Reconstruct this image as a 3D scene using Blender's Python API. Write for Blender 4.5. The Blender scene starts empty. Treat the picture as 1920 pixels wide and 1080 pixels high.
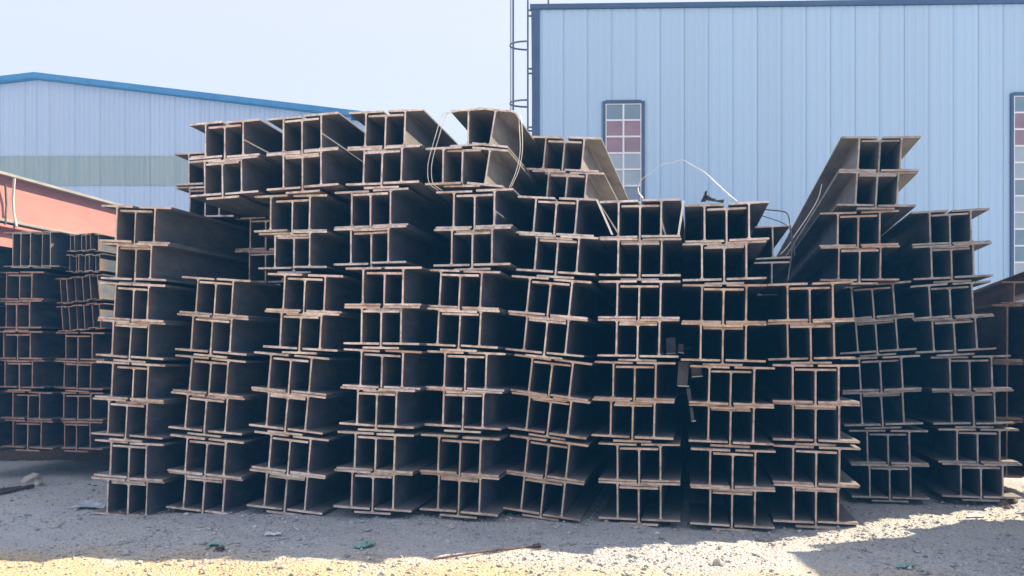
import bpy, math, random
import numpy as np
from mathutils import Matrix, Vector, Euler

random.seed(7)
rng = np.random.default_rng(7)
R = math.radians

# ------------------------------------------------------------------ camera, light, exposure
F = 1500.0          # focal length in photograph pixels (1920 wide)
HZ = 680.0          # row of the horizon in the photograph
CAMH = 1.65
scene = bpy.context.scene
cam_data = bpy.data.cameras.new("camera")
cam = bpy.data.objects.new("camera", cam_data)
scene.collection.objects.link(cam)
cam.location = (0, 0, CAMH)
cam.rotation_euler = (R(90), 0, 0)
cam_data.sensor_fit = 'HORIZONTAL'
cam_data.sensor_width = 36.0
cam_data.lens = 36.0 * F / 1920.0
cam_data.shift_y = (HZ - 540.0) / 1920.0
cam_data.clip_start = 0.1
cam_data.clip_end = 3000.0
scene.camera = cam

SUN_AZ = 66.0       # degrees to the right of the viewing direction
SUN_EL = 39.0
world = bpy.data.worlds.new("World")
scene.world = world
world.use_nodes = True
wnt = world.node_tree
wnt.nodes.clear()
sky = wnt.nodes.new("ShaderNodeTexSky")
sky.sky_type = 'NISHITA'
sky.sun_disc = False
sky.sun_elevation = R(SUN_EL)
sky.sun_rotation = R(SUN_AZ)
sky.air_density = 1.0
sky.dust_density = 1.0
sky.ozone_density = 1.0
bg = wnt.nodes.new("ShaderNodeBackground")
bg.inputs[1].default_value = 0.125
wout = wnt.nodes.new("ShaderNodeOutputWorld")
# hazy day: the clear sky is mixed evenly with a milky veil, the same in every direction
veil = wnt.nodes.new("ShaderNodeMix"); veil.data_type = 'RGBA'
veil.inputs[0].default_value = 0.91
veil.inputs[7].default_value = (1.26, 1.20, 1.24, 1.0)
wnt.links.new(sky.outputs[0], veil.inputs[6])
wnt.links.new(veil.outputs[2], bg.inputs[0])
wnt.links.new(bg.outputs[0], wout.inputs[0])

sd = Vector((math.sin(R(SUN_AZ)) * math.cos(R(SUN_EL)), math.cos(R(SUN_AZ)) * math.cos(R(SUN_EL)), math.sin(R(SUN_EL))))
sun_data = bpy.data.lights.new("sun", 'SUN')
sun_data.energy = 2.1
sun_data.angle = R(0.5)
sun_data.color = (1.0, 0.82, 0.56)
sun = bpy.data.objects.new("sun", sun_data)
scene.collection.objects.link(sun)
sun.rotation_euler = sd.to_track_quat('Z', 'Y').to_euler()
sun.location = (20, 10, 30)

scene.view_settings.view_transform = 'Standard'
scene.view_settings.look = 'None'
scene.view_settings.gamma = 1.0
scene.view_settings.exposure = 2.55
scene.view_settings.use_curve_mapping = False
scene.render.engine = 'CYCLES'
scene.cycles.max_bounces = 8
scene.cycles.diffuse_bounces = 6
scene.cycles.use_denoising = True

COL = scene.collection


def P(px, py, d):
    """point seen at photograph pixel (px, py) and standing d metres in front of the camera"""
    return Vector(((px - 960.0) / F * d, d, CAMH - (py - HZ) / F * d))


# ------------------------------------------------------------------ helpers
class MB:
    """collects faces for one mesh"""
    def __init__(self):
        self.v = []; self.f = []; self.m = []

    def quad(self, pts, mi=0):
        n = len(self.v)
        self.v += [tuple(p) for p in pts]
        self.f.append(tuple(range(n, n + len(pts)))); self.m.append(mi)

    def box(self, x0, x1, y0, y1, z0, z1, mi=0):
        n = len(self.v)
        self.v += [(x0, y0, z0), (x1, y0, z0), (x1, y1, z0), (x0, y1, z0), (x0, y0, z1), (x1, y0, z1), (x1, y1, z1), (x0, y1, z1)]
        for f in ((0, 3, 2, 1), (4, 5, 6, 7), (0, 1, 5, 4), (1, 2, 6, 5), (2, 3, 7, 6), (3, 0, 4, 7)):
            self.f.append(tuple(n + i for i in f)); self.m.append(mi)

    def extrude(self, prof, y0, y1, mi=0, cap=None, closed=True, jit=0.0):
        """profile of (x, z), anticlockwise seen from -Y, pushed from y0 to y1"""
        n = len(self.v); k = len(prof)
        for (x, z) in prof: self.v.append((x, y0 + random.uniform(-jit, jit), z))
        for (x, z) in prof: self.v.append((x, y1 + random.uniform(-jit, jit), z))
        for i in range(k if closed else k - 1):
            j = (i + 1) % k
            self.f.append((n + j, n + i, n + k + i, n + k + j)); self.m.append(mi)
        if cap is not None:
            self.f.append(tuple(n + i for i in range(k))); self.m.append(cap)
            self.f.append(tuple(n + k + i for i in reversed(range(k)))); self.m.append(cap)

    def tube(self, pts, r, seg=6, mi=0):
        pts = [Vector(p) for p in pts]
        n0 = len(self.v)
        up = Vector((0.31, 0.2, 0.93))
        for i, p in enumerate(pts):
            a = pts[max(i - 1, 0)]; b = pts[min(i + 1, len(pts) - 1)]
            t = (b - a).normalized()
            u = t.cross(up)
            if u.length < 1e-3: u = t.cross(Vector((1, 0, 0)))
            u.normalize(); w = u.cross(t)
            for s in range(seg):
                an = 2 * math.pi * s / seg
                self.v.append(tuple(p + (u * math.cos(an) + w * math.sin(an)) * r))
        for i in range(len(pts) - 1):
            for s in range(seg):
                a = n0 + i * seg + s; b = n0 + i * seg + (s + 1) % seg
                self.f.append((a, b, b + seg, a + seg)); self.m.append(mi)
        self.f.append(tuple(n0 + s for s in reversed(range(seg)))); self.m.append(mi)
        e = n0 + (len(pts) - 1) * seg
        self.f.append(tuple(e + s for s in range(seg))); self.m.append(mi)

    def mesh(self, name, mats, smooth=False):
        me = bpy.data.meshes.new(name)
        me.from_pydata(self.v, [], self.f)
        for m in mats: me.materials.append(m)
        me.polygons.foreach_set("material_index", self.m)
        if smooth: me.polygons.foreach_set("use_smooth", [True] * len(self.f))
        me.update()
        return me


def obj(name, me, parent=None, label=None, cat=None, group=None, kind=None, loc=None, mat=None, color=None):
    o = bpy.data.objects.new(name, me)
    COL.objects.link(o)
    if parent is not None: o.parent = parent
    if mat is not None: o.matrix_world = mat
    elif loc is not None: o.location = loc
    if label: o["label"] = label
    if cat: o["category"] = cat
    if group: o["group"] = group
    if kind: o["kind"] = kind
    elif cat: o["kind"] = "thing"
    if color: o.color = color
    return o


def nodes_of(name):
    m = bpy.data.materials.new(name)
    m.use_nodes = True
    nt = m.node_tree
    b = nt.nodes["Principled BSDF"]
    return m, nt, b


def N(nt, t, **kw):
    n = nt.nodes.new(t)
    for k, v in kw.items():
        if k.startswith("i_"): n.inputs[k[2:].replace("_", " ")].default_value = v
        else: setattr(n, k, v)
    return n


def ramp(nt, stops):
    r = nt.nodes.new("ShaderNodeValToRGB")
    els = r.color_ramp.elements
    while len(els) < len(stops): els.new(0.5)
    for e, (p, c) in zip(els, stops):
        e.position = p; e.color = tuple(c) + ((1.0,) if len(c) == 3 else ())
    return r


def rand_coords(nt, scale=(1, 1, 1)):
    """object coordinates moved by a random amount for each object"""
    tc = N(nt, "ShaderNodeTexCoord"); oi = N(nt, "ShaderNodeObjectInfo")
    mul = N(nt, "ShaderNodeMath", operation='MULTIPLY'); mul.inputs[1].default_value = 57.0
    nt.links.new(oi.outputs["Random"], mul.inputs[0])
    mp = N(nt, "ShaderNodeMapping"); mp.inputs["Scale"].default_value = scale
    nt.links.new(tc.outputs["Object"], mp.inputs["Vector"])
    add = N(nt, "ShaderNodeVectorMath", operation='ADD')
    nt.links.new(mp.outputs[0], add.inputs[0]); nt.links.new(mul.outputs[0], add.inputs[1])
    return add.outputs[0], oi


def noise(nt, vec, scale, detail=4.0, rough=0.6):
    n = N(nt, "ShaderNodeTexNoise")
    n.inputs["Scale"].default_value = scale; n.inputs["Detail"].default_value = detail; n.inputs["Roughness"].default_value = rough
    if vec is not None: nt.links.new(vec, n.inputs["Vector"])
    return n


def mixc(nt, fac, a, b, mode='MIX'):
    m = N(nt, "ShaderNodeMix", data_type='RGBA', blend_type=mode)
    for s, v in ((m.inputs[0], fac), (m.inputs[6], a), (m.inputs[7], b)):
        if hasattr(v, "links"): nt.links.new(v, s)
        else: s.default_value = v if isinstance(v, (int, float)) else tuple(v) + ((1.0,) if len(v) == 3 else ())
    return m.outputs[2]


def bump(nt, b, h, strength, dist=0.01):
    bn = N(nt, "ShaderNodeBump"); bn.inputs["Strength"].default_value = strength; bn.inputs["Distance"].default_value = dist
    nt.links.new(h, bn.inputs["Height"]); nt.links.new(bn.outputs[0], b.inputs["Normal"])


# ------------------------------------------------------------------ materials
def mat_steel():
    m, nt, b = nodes_of("mill_scale_steel")
    v, oi = rand_coords(nt, (1, 0.35, 1))
    n1 = noise(nt, v, 3.5, 6, 0.62)
    r1 = ramp(nt, [(0.36, (0.036, 0.062, 0.110)), (0.54, (0.050, 0.074, 0.115)), (0.74, (0.095, 0.085, 0.090))])
    nt.links.new(n1.outputs[0], r1.inputs[0])
    n2 = noise(nt, v, 28, 4, 0.7)
    r2 = ramp(nt, [(0.44, (0, 0, 0)), (0.72, (1, 1, 1))])
    nt.links.new(n2.outputs[0], r2.inputs[0])
    c = mixc(nt, r2.outputs[0], r1.outputs[0], (0.09, 0.08, 0.085))
    # rust spreads from the cut ends along the first hand's breadths of the beam
    tc = N(nt, "ShaderNodeTexCoord"); sp = N(nt, "ShaderNodeSeparateXYZ")
    nt.links.new(tc.outputs["Object"], sp.inputs[0])
    ad = N(nt, "ShaderNodeMath", operation='MULTIPLY_ADD'); ad.inputs[1].default_value = 0.5
    nt.links.new(n1.outputs[0], ad.inputs[0])
    nt.links.new(sp.outputs[1], ad.inputs[2])
    re = ramp(nt, [(0.22, (0.7, 0.7, 0.7)), (0.38, (0, 0, 0))])
    nt.links.new(ad.outputs[0], re.inputs[0])
    c = mixc(nt, re.outputs[0], c, (0.20, 0.135, 0.095))
    # beams lying open to the weather carry tan dust and flash rust; the amount is set for each beam, higher to brighten the sunlit ones
    n3 = noise(nt, v, 6.0, 5, 0.65)
    ms = N(nt, "ShaderNodeMath", operation='MULTIPLY_ADD'); ms.inputs[1].default_value = 1.1; ms.inputs[2].default_value = -0.55
    nt.links.new(n3.outputs[0], ms.inputs[0])
    sm = N(nt, "ShaderNodeMath", operation='ADD', use_clamp=True)
    nt.links.new(ms.outputs[0], sm.inputs[0]); nt.links.new(oi.outputs["Alpha"], sm.inputs[1])
    rd = ramp(nt, [(0.30, (0.14, 0.125, 0.12)), (0.5, (0.23, 0.215, 0.205)), (0.70, (0.32, 0.30, 0.285))])
    nt.links.new(n1.outputs[0], rd.inputs[0])
    c = mixc(nt, sm.outputs[0], c, rd.outputs[0])
    # yard dust that has settled on faces turned upwards
    ge = N(nt, "ShaderNodeNewGeometry"); sn = N(nt, "ShaderNodeSeparateXYZ")
    nt.links.new(ge.outputs["True Normal"], sn.inputs[0])
    mu = N(nt, "ShaderNodeMapRange"); mu.inputs[1].default_value = 0.6; mu.inputs[2].default_value = 0.95; mu.inputs[4].default_value = 0.6
    nt.links.new(sn.outputs[2], mu.inputs[0])
    c = mixc(nt, mu.outputs[0], c, mixc(nt, n3.outputs[0], (0.24, 0.20, 0.175), (0.38, 0.35, 0.33)))
    nt.links.new(c, b.inputs["Base Color"])
    b.inputs["Roughness"].default_value = 0.62
    b.inputs["Specular IOR Level"].default_value = 0.35
    bump(nt, b, n2.outputs[0], 0.25, 0.004)
    return m


def mat_end():
    """sawn end: the object colour gives the shade of the bundle, noise gives rust and dirt"""
    m, nt, b = nodes_of("sawn_beam_end")
    v, oi = rand_coords(nt, (1, 1, 1))
    n1 = noise(nt, v, 9, 5, 0.65)
    r1 = ramp(nt, [(0.33, (0.55, 0.45, 0.40)), (0.52, (1, 1, 1)), (0.74, (1.25, 1.22, 1.2))])
    nt.links.new(n1.outputs[0], r1.inputs[0])
    c = mixc(nt, 1.0, oi.outputs["Color"], r1.outputs[0], 'MULTIPLY')
    n2 = noise(nt, v, 42, 3, 0.7)
    r2 = ramp(nt, [(0.54, (0, 0, 0)), (0.72, (0.6, 0.6, 0.6))])
    nt.links.new(n2.outputs[0], r2.inputs[0])
    c = mixc(nt, r2.outputs[0], c, (0.26, 0.165, 0.12))
    n3 = noise(nt, v, 3.2, 3, 0.55)
    r3 = ramp(nt, [(0.50, (0, 0, 0)), (0.68, (0.5, 0.5, 0.5))])
    nt.links.new(n3.outputs[0], r3.inputs[0])
    c = mixc(nt, r3.outputs[0], c, (0.50, 0.32, 0.22))
    nt.links.new(c, b.inputs["Base Color"])
    b.inputs["Roughness"].default_value = 0.7
    bump(nt, b, n2.outputs[0], 0.3, 0.004)
    return m


def mat_noisy(name, c1, c2, scale=6, rough=0.7, bumps=0.15, metal=0.0, stretch=(1, 1, 1), spec=0.4, dist=0.004):
    m, nt, b = nodes_of(name)
    v, oi = rand_coords(nt, stretch)
    n1 = noise(nt, v, scale, 5, 0.6)
    r1 = ramp(nt, [(0.32, c1), (0.68, c2)])
    nt.links.new(n1.outputs[0], r1.inputs[0])
    nt.links.new(r1.outputs[0], b.inputs["Base Color"])
    b.inputs["Roughness"].default_value = rough
    b.inputs["Metallic"].default_value = metal
    b.inputs["Specular IOR Level"].default_value = spec
    n2 = noise(nt, v, scale * 9, 3, 0.6)
    bump(nt, b, n2.outputs[0], bumps, dist)
    return m


def mat_ground():
    m, nt, b = nodes_of("gravel_ground")
    tc = N(nt, "ShaderNodeTexCoord")
    v = tc.outputs["Object"]
    nl = noise(nt, v, 0.55, 5, 0.6)
    rl = ramp(nt, [(0.36, (0.47, 0.485, 0.52)), (0.54, (0.53, 0.535, 0.545)), (0.68, (0.56, 0.53, 0.48))])
    nt.links.new(nl.outputs[0], rl.inputs[0])
    # the sunlit foreground strip's yellow is put into the ground as a sandy tone
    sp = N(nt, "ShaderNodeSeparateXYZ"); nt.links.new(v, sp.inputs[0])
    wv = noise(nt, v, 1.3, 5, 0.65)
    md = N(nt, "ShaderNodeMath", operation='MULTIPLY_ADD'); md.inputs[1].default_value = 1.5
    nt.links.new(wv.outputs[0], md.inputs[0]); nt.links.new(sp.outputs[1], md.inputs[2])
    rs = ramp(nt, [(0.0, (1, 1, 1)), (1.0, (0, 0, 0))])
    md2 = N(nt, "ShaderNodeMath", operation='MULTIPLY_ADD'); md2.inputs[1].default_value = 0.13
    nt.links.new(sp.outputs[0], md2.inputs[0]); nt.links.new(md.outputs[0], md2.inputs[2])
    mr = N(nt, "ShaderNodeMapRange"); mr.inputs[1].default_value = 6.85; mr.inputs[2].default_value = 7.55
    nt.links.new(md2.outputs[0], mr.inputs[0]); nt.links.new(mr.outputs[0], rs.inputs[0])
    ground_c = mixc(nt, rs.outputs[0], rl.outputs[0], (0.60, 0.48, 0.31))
    nf = noise(nt, v, 38, 6, 0.75)
    rf = ramp(nt, [(0.28, (0.58, 0.57, 0.57)), (0.50, (1.04, 1.04, 1.05)), (0.72, (1.45, 1.44, 1.42))])
    nt.links.new(nf.outputs[0], rf.inputs[0])
    c = mixc(nt, 1.0, ground_c, rf.outputs[0], 'MULTIPLY')
    vo = N(nt, "ShaderNodeTexVoronoi"); vo.inputs["Scale"].default_value = 46
    nt.links.new(v, vo.inputs["Vector"])
    rv = ramp(nt, [(0.0, (1.2, 1.2, 1.2)), (0.45, (0.98, 0.98, 0.98)), (0.9, (0.72, 0.72, 0.72))])
    nt.links.new(vo.outputs["Distance"], rv.inputs[0])
    c = mixc(nt, 0.6, c, mixc(nt, 1.0, c, rv.outputs[0], 'MULTIPLY'))
    nt.links.new(c, b.inputs["Base Color"])
    b.inputs["Roughness"].default_value = 0.92
    b.inputs["Specular IOR Level"].default_value = 0.2
    ma = N(nt, "ShaderNodeMath", operation='SUBTRACT')
    nt.links.new(nf.outputs[0], ma.inputs[0]); nt.links.new(vo.outputs["Distance"], ma.inputs[1])
    bump(nt, b, ma.outputs[0], 0.9, 0.018)
    return m


def mat_stone():
    m, nt, b = nodes_of("loose_stone")
    at = N(nt, "ShaderNodeVertexColor"); at.layer_name = "tone"
    tc = N(nt, "ShaderNodeTexCoord")
    n1 = noise(nt, tc.outputs["Object"], 60, 3, 0.6)
    r1 = ramp(nt, [(0.3, (0.7, 0.7, 0.7)), (0.7, (1.2, 1.2, 1.2))])
    nt.links.new(n1.outputs[0], r1.inputs[0])
    nt.links.new(mixc(nt, 1.0, at.outputs[0], r1.outputs[0], 'MULTIPLY'), b.inputs["Base Color"])
    b.inputs["Roughness"].default_value = 0.9
    b.inputs["Specular IOR Level"].default_value = 0.2
    return m


def mat_cladding(name, base, dirt, amount=0.35, rough=0.45):
    m, nt, b = nodes_of(name)
    v, oi = rand_coords(nt, (1.5, 1.5, 0.12))
    n1 = noise(nt, v, 3.0, 6, 0.65)
    r1 = ramp(nt, [(0.42, (0, 0, 0)), (0.75, (amount, amount, amount))])
    nt.links.new(n1.outputs[0], r1.inputs[0])
    c = mixc(nt, r1.outputs[0], base, dirt)
    hv = N(nt, "ShaderNodeMath", operation='MULTIPLY_ADD'); hv.inputs[1].default_value = 0.06; hv.inputs[2].default_value = 0.97
    nt.links.new(oi.outputs["Random"], hv.inputs[0])
    c = mixc(nt, 1.0, c, hv.outputs[0], 'MULTIPLY')
    nt.links.new(c, b.inputs["Base Color"])
    b.inputs["Roughness"].default_value = rough
    return m


M_STEEL = mat_steel()
M_END = mat_end()
M_GROUND = mat_ground()
M_STONE = mat_stone()
M_RED = mat_noisy("red_primer", (0.36, 0.155, 0.145), (0.44, 0.21, 0.195), 2.5, 0.6, 0.08, stretch=(1, 0.3, 1))
M_SHADEGREY = mat_noisy("dusty_grey_primer", (0.22, 0.22, 0.22), (0.32, 0.31, 0.30), 3.0, 0.75, 0.1)
M_PALE = mat_noisy("pale_grey_and_sunlit_tip", (0.55, 0.54, 0.52), (0.68, 0.66, 0.63), 3.0, 0.7, 0.08)
M_BROWN = mat_noisy("brown_rusted_steel", (0.13, 0.085, 0.065), (0.24, 0.165, 0.125), 5.0, 0.75, 0.3, stretch=(1, 0.3, 1))
M_WIRE = mat_noisy("bright_tie_wire", (0.66, 0.65, 0.64), (0.86, 0.85, 0.84), 12, 0.4, 0.05, metal=0.3)
M_CABLE = mat_noisy("dark_tie_wire", (0.06, 0.06, 0.065), (0.12, 0.11, 0.11), 12, 0.5, 0.1)
M_TIMBER = mat_noisy("weathered_timber", (0.10, 0.075, 0.055), (0.20, 0.15, 0.11), 4, 0.85, 0.4, stretch=(8, 1, 8))
M_BLUEWALL = mat_cladding("pale_blue_cladding", (0.43, 0.61, 0.84), (0.50, 0.62, 0.76))
M_LILACWALL = mat_cladding("pale_lilac_cladding", (0.49, 0.58, 0.76), (0.56, 0.61, 0.70))
M_GREENBAND = mat_cladding("grey_green_rooflight_sheet", (0.34, 0.40, 0.37), (0.46, 0.48, 0.42), 0.8)
M_NAVY = mat_noisy("dark_blue_trim", (0.055, 0.085, 0.17), (0.075, 0.11, 0.20), 2, 0.45, 0.03)
M_ROOFBLUE = mat_noisy("blue_roof_sheet", (0.06, 0.21, 0.44), (0.09, 0.26, 0.50), 2, 0.4, 0.03)
M_WHITE = mat_noisy("white_window_bar", (0.82, 0.83, 0.86), (0.88, 0.88, 0.90), 5, 0.45, 0.03)
M_GLASS = mat_noisy("blue_grey_glass", (0.17, 0.24, 0.31), (0.24, 0.31, 0.38), 1.2, 0.08, 0.0, spec=0.6)
M_GLASSROSE = mat_noisy("glass_before_mauve_curtain", (0.27, 0.15, 0.19), (0.36, 0.22, 0.26), 1.5, 0.10, 0.0, spec=0.6)
M_GLASSPALE = mat_noisy("pale_glass", (0.33, 0.40, 0.48), (0.42, 0.48, 0.55), 1.2, 0.08, 0.0, spec=0.6)
M_LADDER = mat_noisy("grey_blue_ladder_steel", (0.10, 0.11, 0.15), (0.17, 0.18, 0.22), 6, 0.5, 0.05)
M_GREENNET = mat_noisy("green_net", (0.16, 0.33, 0.31), (0.30, 0.45, 0.42), 20, 0.7, 0.3)
M_PAPER = mat_noisy("dirty_white_plastic", (0.55, 0.57, 0.62), (0.78, 0.80, 0.84), 10, 0.6, 0.2)
M_TARP = mat_noisy("pale_blue_plastic_sheet", (0.45, 0.50, 0.58), (0.64, 0.68, 0.74), 7, 0.4, 0.2)
M_ROCK = mat_noisy("pale_rock", (0.36, 0.33, 0.29), (0.52, 0.49, 0.44), 9, 0.9, 0.6, dist=0.01)
M_RUST = mat_noisy("rusty_bar", (0.10, 0.06, 0.045), (0.19, 0.12, 0.09), 14, 0.8, 0.4)
M_SCRAP = mat_noisy("black_tar_scrap", (0.035, 0.028, 0.035), (0.09, 0.06, 0.06), 12, 0.7, 0.4)
M_PLATE = mat_noisy("grey_steel_plate", (0.06, 0.06, 0.08), (0.12, 0.115, 0.13), 7, 0.6, 0.15)

# ------------------------------------------------------------------ ground
def gz(x, y):
    x = np.asarray(x, float); y = np.asarray(y, float)
    z = -0.09 * np.exp(-((x - 2.4) / 1.6) ** 2 - ((y - 8.4) / 1.1) ** 2)
    z += 0.05 * np.exp(-((x + 2.2) / 1.3) ** 2 - ((y - 8.6) / 0.9) ** 2)
    z += 0.014 * np.sin(2.1 * x + 0.7 * y) * np.cos(1.7 * y - 0.6 * x) + 0.009 * np.sin(5.3 * x + 1.3) * np.sin(4.7 * y + 0.4)
    z += 0.006 * np.sin(13.1 * x + 5 * y) * np.sin(11.3 * y - 3 * x)
    far = np.clip((np.hypot(x, y - 8) - 14) / 10, 0, 1)
    return z * (1 - far)


def build_ground():
    a = np.concatenate([[-1500, -600, -200, -80, -40, -24, -16], np.arange(-11, 11.01, 0.06), [16, 24, 40, 80, 200, 600, 1500]])
    bb = np.concatenate([[-1500, -500, -150, -40, -10, 0, 3], np.arange(4.6, 13.01, 0.06), [15, 18, 24, 34, 60, 120, 300, 700, 1500]])
    X, Y = np.meshgrid(a, bb)
    Z = gz(X, Y)
    near = (np.abs(X) < 11.1) & (Y > 4.5) & (Y < 13.1)
    Z = Z + near * rng.normal(0, 0.0035, Z.shape)
    v = np.stack([X, Y, Z], -1).reshape(-1, 3)
    nx, ny = len(a), len(bb)
    i = np.arange(nx * ny).reshape(ny, nx)
    f = np.stack([i[:-1, :-1], i[:-1, 1:], i[1:, 1:], i[1:, :-1]], -1).reshape(-1, 4)
    me = bpy.data.meshes.new("ground")
    me.vertices.add(len(v)); me.vertices.foreach_set("co", v.ravel())
    me.loops.add(f.size); me.loops.foreach_set("vertex_index", f.ravel().astype(np.int32))
    me.polygons.add(len(f)); me.polygons.foreach_set("loop_start", np.arange(0, f.size, 4, dtype=np.int32))
    me.polygons.foreach_set("use_smooth", np.ones(len(f), bool))
    me.update(calc_edges=True)
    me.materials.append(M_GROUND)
    obj("ground", me, kind="structure", label="gravelly dirt yard in front of the steel stacks", cat="ground")


build_ground()


def gpt(px, py, lift=0.0):
    """ground point seen at a photograph pixel"""
    d = F * CAMH / (py - HZ)
    for _ in range(4):
        x = (px - 960) / F * d
        d = F * (CAMH - float(gz(x, d))) / (py - HZ)
    x = (px - 960) / F * d
    return Vector((x, d, float(gz(x, d)) + lift))


def build_gravel(n=52000):
    base_v = np.array([(1, 0, 0), (-1, 0, 0), (0, 1, 0), (0, -1, 0), (0, 0, 1), (0, 0, -1)], float)
    base_f = np.array([(0, 2, 4), (2, 1, 4), (1, 3, 4), (3, 0, 4), (2, 0, 5), (1, 2, 5), (3, 1, 5), (0, 3, 5)])
    y = 5.4 + 5.6 * rng.random(n) ** 1.2
    x = (rng.random(n) * 2 - 1) * (0.74 * y + 0.5)
    clump = np.sin(1.9 * x + 0.8 * y + 1) + np.sin(3.1 * y - 1.4 * x) + 0.8 * np.sin(6.3 * x + 2.2 * y)
    keep = rng.random(n) < np.clip(0.62 + 0.22 * clump, 0.15, 1)
    x, y = x[keep], y[keep]; n = len(x)
    s = 0.0055 * np.exp(rng.normal(0, 0.62, n)); s = np.clip(s, 0.002, 0.034)
    sq = rng.uniform(0.45, 0.9, n)
    an = rng.random(n) * 6.283
    v = np.repeat(base_v[None], n, 0) * rng.uniform(0.65, 1.3, (n, 6, 1)) + rng.normal(0, 0.18, (n, 6, 3))
    v *= s[:, None, None]
    v[:, :, 2] *= sq[:, None]
    v[:, :, 0] *= rng.uniform(0.9, 1.7, n)[:, None]
    ca, sa = np.cos(an)[:, None], np.sin(an)[:, None]
    vx = v[:, :, 0] * ca - v[:, :, 1] * sa; vy = v[:, :, 0] * sa + v[:, :, 1] * ca
    v[:, :, 0] = vx + x[:, None]; v[:, :, 1] = vy + y[:, None]
    v[:, :, 2] += (gz(x, y) + s * sq * 0.45)[:, None]
    f = (base_f[None] + (np.arange(n) * 6)[:, None, None]).reshape(-1, 3)
    me = bpy.data.meshes.new("gravel")
    me.vertices.add(n * 6); me.vertices.foreach_set("co", v.ravel())
    me.loops.add(f.size); me.loops.foreach_set("vertex_index", f.ravel().astype(np.int32))
    me.polygons.add(len(f)); me.polygons.foreach_set("loop_start", np.arange(0, f.size, 3, dtype=np.int32))
    me.update(calc_edges=True)
    tone = rng.choice(3, n, p=[0.55, 0.3, 0.15])
    cols = np.array([(0.45, 0.46, 0.485), (0.52, 0.49, 0.45), (0.62, 0.62, 0.63)])[tone] * rng.uniform(0.65, 1.15, (n, 1))
    c4 = np.ones((n, 6, 4)); c4[:, :, :3] = cols[:, None, :]
    ca_ = me.color_attributes.new("tone", 'FLOAT_COLOR', 'POINT')
    ca_.data.foreach_set("color", c4.ravel())
    me.materials.append(M_STONE)
    obj("gravel", me, kind="stuff", label="loose grey and tan gravel strewn over the yard", cat="gravel")


build_gravel()

# ------------------------------------------------------------------ buildings
def rib_panel(mb, w, z0, z1a, z1b, ribs, depth=0.03, mi=0):
    """one cladding sheet: local x 0..w, front towards -y, trapezoid ribs; its top may slope from z1a to z1b"""
    prof = [(0.0, 0.0)]
    p = w / ribs
    for k in range(ribs):
        c = p * (k + 0.5); h = p * 0.16
        prof += [(c - h - 0.02, 0), (c - h, -depth), (c + h, -depth), (c + h + 0.02, 0)]
    prof.append((w - 0.012, 0.0))
    n = len(mb.v)
    for (x, y) in prof: mb.v.append((x, y, z0))
    for (x, y) in prof: mb.v.append((x, y, z1a + (z1b - z1a) * x / w))
    k = len(prof)
    for i in range(k - 1):
        mb.f.append((n + i, n + i + 1, n + k + i + 1, n + k + i)); mb.m.append(mi)
    return mb


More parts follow.
